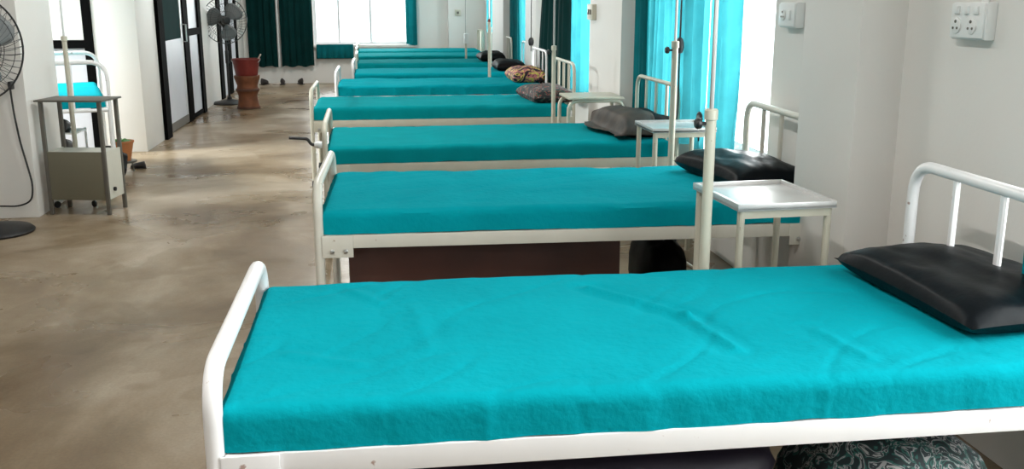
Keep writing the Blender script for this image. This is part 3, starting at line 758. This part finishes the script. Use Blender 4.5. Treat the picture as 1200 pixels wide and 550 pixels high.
MB().lathe([(0, .085), (.10, .085), (.10, .10), (0, .10)], 18).build('stool_top', M['greysteel'], t2)
for k in range(3):
    a = k*2*PI/3+.4; MB().tube([(.07*math.cos(a), .07*math.sin(a), 0.005), (.06*math.cos(a), .06*math.sin(a), .085)], .007, 6).build('leg', M['greysteel'], t2)
shoe(-2.04, 8.52, 0, 1.2, 'single dark shoe on the aisle floor by the bay mouth', .55, 'stray dark shoes')

# ------------------------------------------------------------------ pedestal fans
def fan(x, y, zc, face, label, R_=.30):
    """face: heading of the blow direction in radians"""
    t = thing('pedestal_fan', label, 'fan', (x, y, 0), 0, 'pedestal fans')
    MB().lathe([(.0, 0), (.225, 0), (.23, .012), (.21, .03), (.10, .05), (.035, .065), (.03, .10), (0, .10)], 36).build('base', M['blackp'], t)
    MB().tube([(0, 0, .08), (0, 0, zc-.10)], .017, 12).build('pole', M['blackp'], t)
    MB().tube([(0, 0, .55), (0, 0, .72)], .024, 12).build('height_collar', M['blackp'], t)
    ax = Vector((math.cos(face), math.sin(face), 0))
    MB().lathe([(.0, -.20), (.045, -.19), (.065, -.14), (.065, -.05), (.05, -.03), (0, -.03)], 20, (0, 0, zc), ax).build('motor', M['blackp'], t)
    MB().tube([(0, 0, zc-.11), (-ax.x*.08, -ax.y*.08, zc-.06)], .02, 8).build('tilt_neck', M['blackp'], t)
    up = Vector((0, 0, 1)); sd = ax.cross(up); c0 = Vector((0, 0, zc))
    P = lambda r, th, d: c0+ax*d+sd*(r*math.cos(th))+up*(r*math.sin(th))
    hub = MB().lathe([(0, -.03), (.05, -.03), (.055, .0), (.045, .03), (0, .035)], 20, c0+ax*.03, ax).build('hub', M['fanblade'], t)
    for k in range(3):
        th0 = k*2*PI/3+.3; vs = []; fs = []; a, b = 10, 6
        for i in range(a+1):
            r = .045+(R_*.86-.045)*i/a; hw = .35+.38*math.sin(PI*min(1, i/a*.8+.1))
            for j in range(b+1):
                q = j/b*2-1; vs.append(P(r, th0+q*hw*.95*(1 if i < a else .75), .03+q*.03))
        fs = [(i*(b+1)+j, (i+1)*(b+1)+j, (i+1)*(b+1)+j+1, i*(b+1)+j+1) for i in range(a) for j in range(b)]
        bl = MB().add(vs, fs).build('fan_blade', M['fanblade'], t)
        sm = bl.modifiers.new('thickness', 'SOLIDIFY'); sm.thickness = .003
    ring = lambda r, d, n=48: [P(r, 2*PI*k/n, d) for k in range(n+1)]
    g = MB(); g.tube(ring(R_, .02), .006, 6, cap=False)
    def shell(sgn, depth):
        for r_, d_ in ((R_*.72, depth*.75), (R_*.4, depth*.97)): g.tube(ring(r_, .02+sgn*d_, 36), .0022, 4, cap=False)
        for k in range(44):
            th = 2*PI*k/44; pts = []
            for q in range(6):
                rr = R_*(1-q/5*.86); pts.append(P(rr, th+q*.05, .02+sgn*depth*math.sin(q/5*PI/2)))
            g.tube(pts, .0016, 4, cap=False)
    shell(1, .075); shell(-1, .07)
    g.build('guard', M['blackp'], t)
    MB().lathe([(0, 0), (.045, 0), (.045, .012), (.02, .018), (0, .018)], 20, c0+ax*.092, ax).build('badge_cap', M['whitep'] if x < -2.1 else M['blackp'], t)
    return t
fan(-2.36, 6.18, 1.115, math.radians(-38), 'large black pedestal fan cut by the left edge, white centre cap', .315)
fan(-2.03, 13.85, 1.12, math.radians(-62), 'black pedestal fan standing further down the aisle beside the red bucket', .305)
# cord of the near fan
t = thing('power_cord', 'thin black power cord curling down the grey wall behind the near fan', 'cord')
pts = [(-2.30, 6.55, .86), (-2.30, 6.56, .70), (-2.285, 6.57, .50), (-2.255, 6.57, .33), (-2.235, 6.56, .22), (-2.25, 6.55, .12), (-2.33, 6.54, .09), (-2.46, 6.52, .10)]
MB().tube(fillet(pts, .06, 6), .006, 6).build('cable', M['blackp'], t)
MB().box(-2.31, -2.29, 6.54, 6.60, .84, .89, .004).build('plug', M['blackp'], t)

# ------------------------------------------------------------------ stacked pots with a red bucket, broom
X0, Y0 = -1.70, 13.22
t = thing('clay_urn', 'waisted terracotta urn stand below the red bucket', 'urn', (X0, Y0, 0))
MB().lathe([(0, 0), (.135, 0), (.145, .02), (.135, .06), (.125, .13), (.12, .17), (.135, .21), (.15, .235), (.14, .26), (.13, .30), (.15, .36), (.165, .40), (.165, .43), (0, .43)], 30).build('urn_body', M['terracotta'], t)
MB().lathe([(.137, 0), (.152, .005), (.152, .03), (.137, .035)], 30, (0, 0, .228)).build('waist_band', M['terracotta_dark'], t)
MB().lathe([(.137, 0), (.150, .003), (.150, .028), (.137, .03)], 30, (0, 0, .0)).build('foot_band', M['terracotta_dark'], t)
t = thing('bucket', 'red plastic bucket set on the terracotta urn', 'bucket', (X0, Y0, .432))
MB().lathe([(0, 0), (.14, 0), (.175, .20), (.185, .20), (.185, .215), (.17, .215), (.135, .02), (0, .02)], 30).build('bucket_body', M['red'], t)
MB().tube([(.183*math.cos(a*PI/12), -.01+.183*math.sin(a*PI/12)*-.55, .20-.06*math.sin(a*PI/12)) for a in range(13)], .004, 6).build('handle', M['steel'], t)
t = thing('brush', 'pale handled brush leaning in the red bucket', 'brush', (X0, Y0, .455))
MB().tube([(.05, -.03, .0), (.20, -.06, .25)], .010, 8).build('brush_handle', M['wood'], t)
MB().box(.02, .09, -.06, .0, 0, .05, .01).build('brush_head', M['wood'], t)
# shoes along the end wall
for k, x in enumerate((-1.90, -1.60, -1.30)):
    shoe(x, 16.98, 0, .3*k-.3, ['dark shoe on the floor below the left green curtain', 'dark shoe between the two green curtains at the end wall', 'dark shoe below the right green curtain'][k], 1.0, 'stray dark shoes')

# ------------------------------------------------------------------ fill tubes added on the ceiling for top light (above the frame)
for k, y in enumerate((1.5, 6.0, 10.5, 15.0)):
    t = thing('fill_tube', 'long fill tube added on the ceiling above the aisle, out of view', 'light', (-.4, y, ZC-.04), 0, 'added ceiling fill tubes')
    MB().box(-.03, .03, -.6, .6, 0, .04, .004).build('batten', M['whitep'], t)
    e = bpy.data.materials.get('fill_tube_emission')
    if not e:
        e = bpy.data.materials.new('fill_tube_emission'); e.use_nodes = True; p = e.node_tree.nodes['Principled BSDF']
        p.inputs['Emission Color'].default_value = (1, .98, .93, 1); p.inputs['Emission Strength'].default_value = 14
    MB().tube([(0, -.58, -.02), (0, .58, -.02)], .014, 10).build('tube', e, t)
    l = area('fill_tube_area', (-.4, y, ZC-.09), (0, 0, 0), .06, 1.2, 42, (1, .97, .93))  # added fill light under each tube, brightens the bed tops
